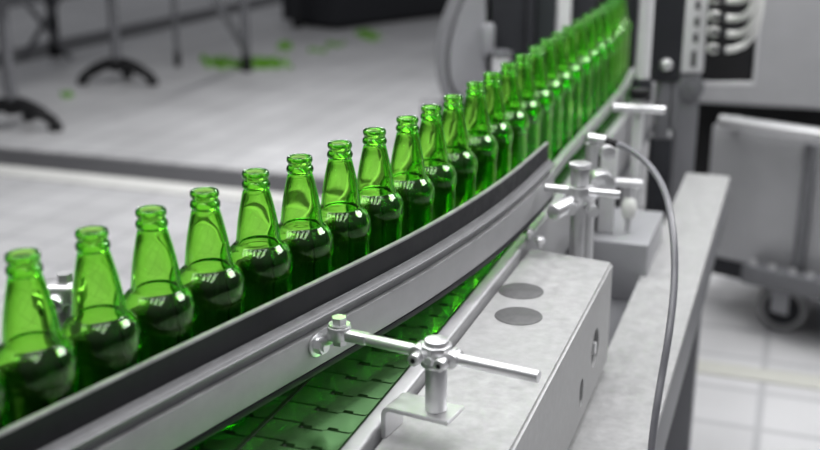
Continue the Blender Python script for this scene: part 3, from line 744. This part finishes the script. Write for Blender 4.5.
# green shards
def shards(pxs, label, n, r):
    bm = bmesh.new(); c = at(*pxs[0], FLOOR)
    for k in range(n):
        w_ = random.choice(pxs); q = at(w_[0]+random.gauss(0, r), w_[1]+random.gauss(0, r*.3), FLOOR)-c
        s_ = random.uniform(.018, .055); h = random.uniform(.015, .06)
        a0 = random.uniform(0, 6.28); vs = [bm.verts.new((q.x+s_*math.cos(a0+2.1*j)*random.uniform(.6, 1), q.y+s_*math.sin(a0+2.1*j), 0)) for j in range(3)]
        v = bm.verts.new((q.x, q.y, h)); bm.faces.new(vs)
        for j in range(3): bm.faces.new((vs[j], vs[(j+1) % 3], v))
    o = obj('broken_glass', bm, M['shard'], loc=c+Vector((0, 0, .001)), sm=False)
    tag(o, label, 'broken glass', 'broken green glass on the far floor', 'stuff')
shards([(212, 63), (228, 65), (240, 65), (262, 65), (273, 65), (268, 64)], 'green glass shards heaped around the braced leg', 190, 8)
shards([(285, 48), (287, 46)], 'small heap of green shards behind the braced leg', 26, 3)
shards([(362, 34), (375, 39), (366, 36)], 'green glass shards lying in front of the dark shadow box', 60, 4)
shards([(66, 96)], 'few green shards on the floor between the two pedestals', 8, 2)
shards([(318, 51), (334, 46)], 'thin scatter of green shards between the two small heaps', 16, 5)

# ---------------------------------------------------------------- clamp knuckle behind the first bottles
q = aty(60, 296, .92)
cb_ = thing('rail_clamp', 'bright clamp knuckle seen between the first two whole bottles', 'clamp', (q.x, q.y, -.003), 0)
zq = q.z+.003
bm = bmesh.new(); cyl(bm, (0, 0, 0), (0, 0, zq), .011, seg=20); obj('post', bm, M['steel'], cb_)
bm = bmesh.new(); box(bm, -.018, .016, -.014, .014, zq-.006, zq+.014, .005, 3); cyl(bm, (.0, -.01, zq), (.0, -.022, zq-.002), .0085, seg=20, bev=.001); obj('clamp_head', bm, M['bright'], cb_)
bm = bmesh.new(); cyl(bm, (0, -.0221, zq-.002), (0, -.024, zq-.002), .004, seg=6); obj('socket', bm, M['black'], cb_)
bm = bmesh.new(); cyl(bm, (.006, 0, zq+.0142), (.006, 0, zq+.022), .007, seg=6); obj('bolt', bm, M['bright'], cb_)

# ---------------------------------------------------------------- light
W = bpy.data.worlds.new('World'); S.world = W; W.use_nodes = True
nt = W.node_tree; bg = nt.nodes['Background']; bg.inputs['Strength'].default_value = 1
tc = nt.nodes.new('ShaderNodeTexCoord'); sx = nt.nodes.new('ShaderNodeSeparateXYZ'); cr = nt.nodes.new('ShaderNodeValToRGB')
nt.links.new(tc.outputs['Generated'], sx.inputs[0]); nt.links.new(sx.outputs['Z'], cr.inputs[0]); nt.links.new(cr.outputs[0], bg.inputs['Color'])
cr.color_ramp.elements[0].position = 0.0; cr.color_ramp.elements[0].color = (.05, .051, .056, 1)
cr.color_ramp.elements[1].position = .95; cr.color_ramp.elements[1].color = (.34, .345, .36, 1)
el = cr.color_ramp.elements.new(.25); el.color = (.12, .123, .132, 1)
def lamp(name, loc, rotz, sx, sy, power, tilt=0):
    l = bpy.data.lights.new(name, 'AREA'); l.shape = 'RECTANGLE'; l.size = sx; l.size_y = sy; l.energy = power
    o = bpy.data.objects.new(name, l); COL.objects.link(o); o.location = loc
    o.rotation_euler = (0, tilt, rotz)
    return o
for n_ in (-2.1, -1.6, -1.1, -.6, -.1, .4):
    lamp('unseen_lamp', C(n_, 1.5, 2.3), -ANG, .27, 3.9, 22.5)  # unseen overhead strips, laid out to shape the highlights on the bottle shoulders
lamp('unseen_lamp', (-.2, 6.0, 1.9), -ANG, .4, 2.5, 85)  # unseen lamp added to brighten the far left floor
lamp('unseen_lamp', (2.3, 2.6, 2.2), -ANG, .8, 2.0, 90)  # unseen lamp added to brighten the trolley and floor on the right

# ---------------------------------------------------------------- camera and render look
cam = bpy.data.cameras.new('Camera'); co = bpy.data.objects.new('Camera', cam); COL.objects.link(co)
co.location = (0, 0, CZ); co.rotation_euler = (PI/2-P0, 0, 0)
cam.sensor_width = 36; cam.lens = F/820*36; cam.clip_start = .01; cam.clip_end = 60
cam.dof.use_dof = True; cam.dof.focus_distance = 1.17; cam.dof.aperture_fstop = 3.5
S.camera = co
S.view_settings.view_transform = 'Standard'; S.view_settings.look = 'None'; S.view_settings.gamma = 1
S.view_settings.exposure = 0.0
cy = S.cycles
cy.max_bounces = 40; cy.transmission_bounces = 36; cy.glossy_bounces = 10; cy.diffuse_bounces = 4; cy.transparent_max_bounces = 16
cy.sample_clamp_indirect = 6; cy.blur_glossy = .3
cy.use_denoising = True
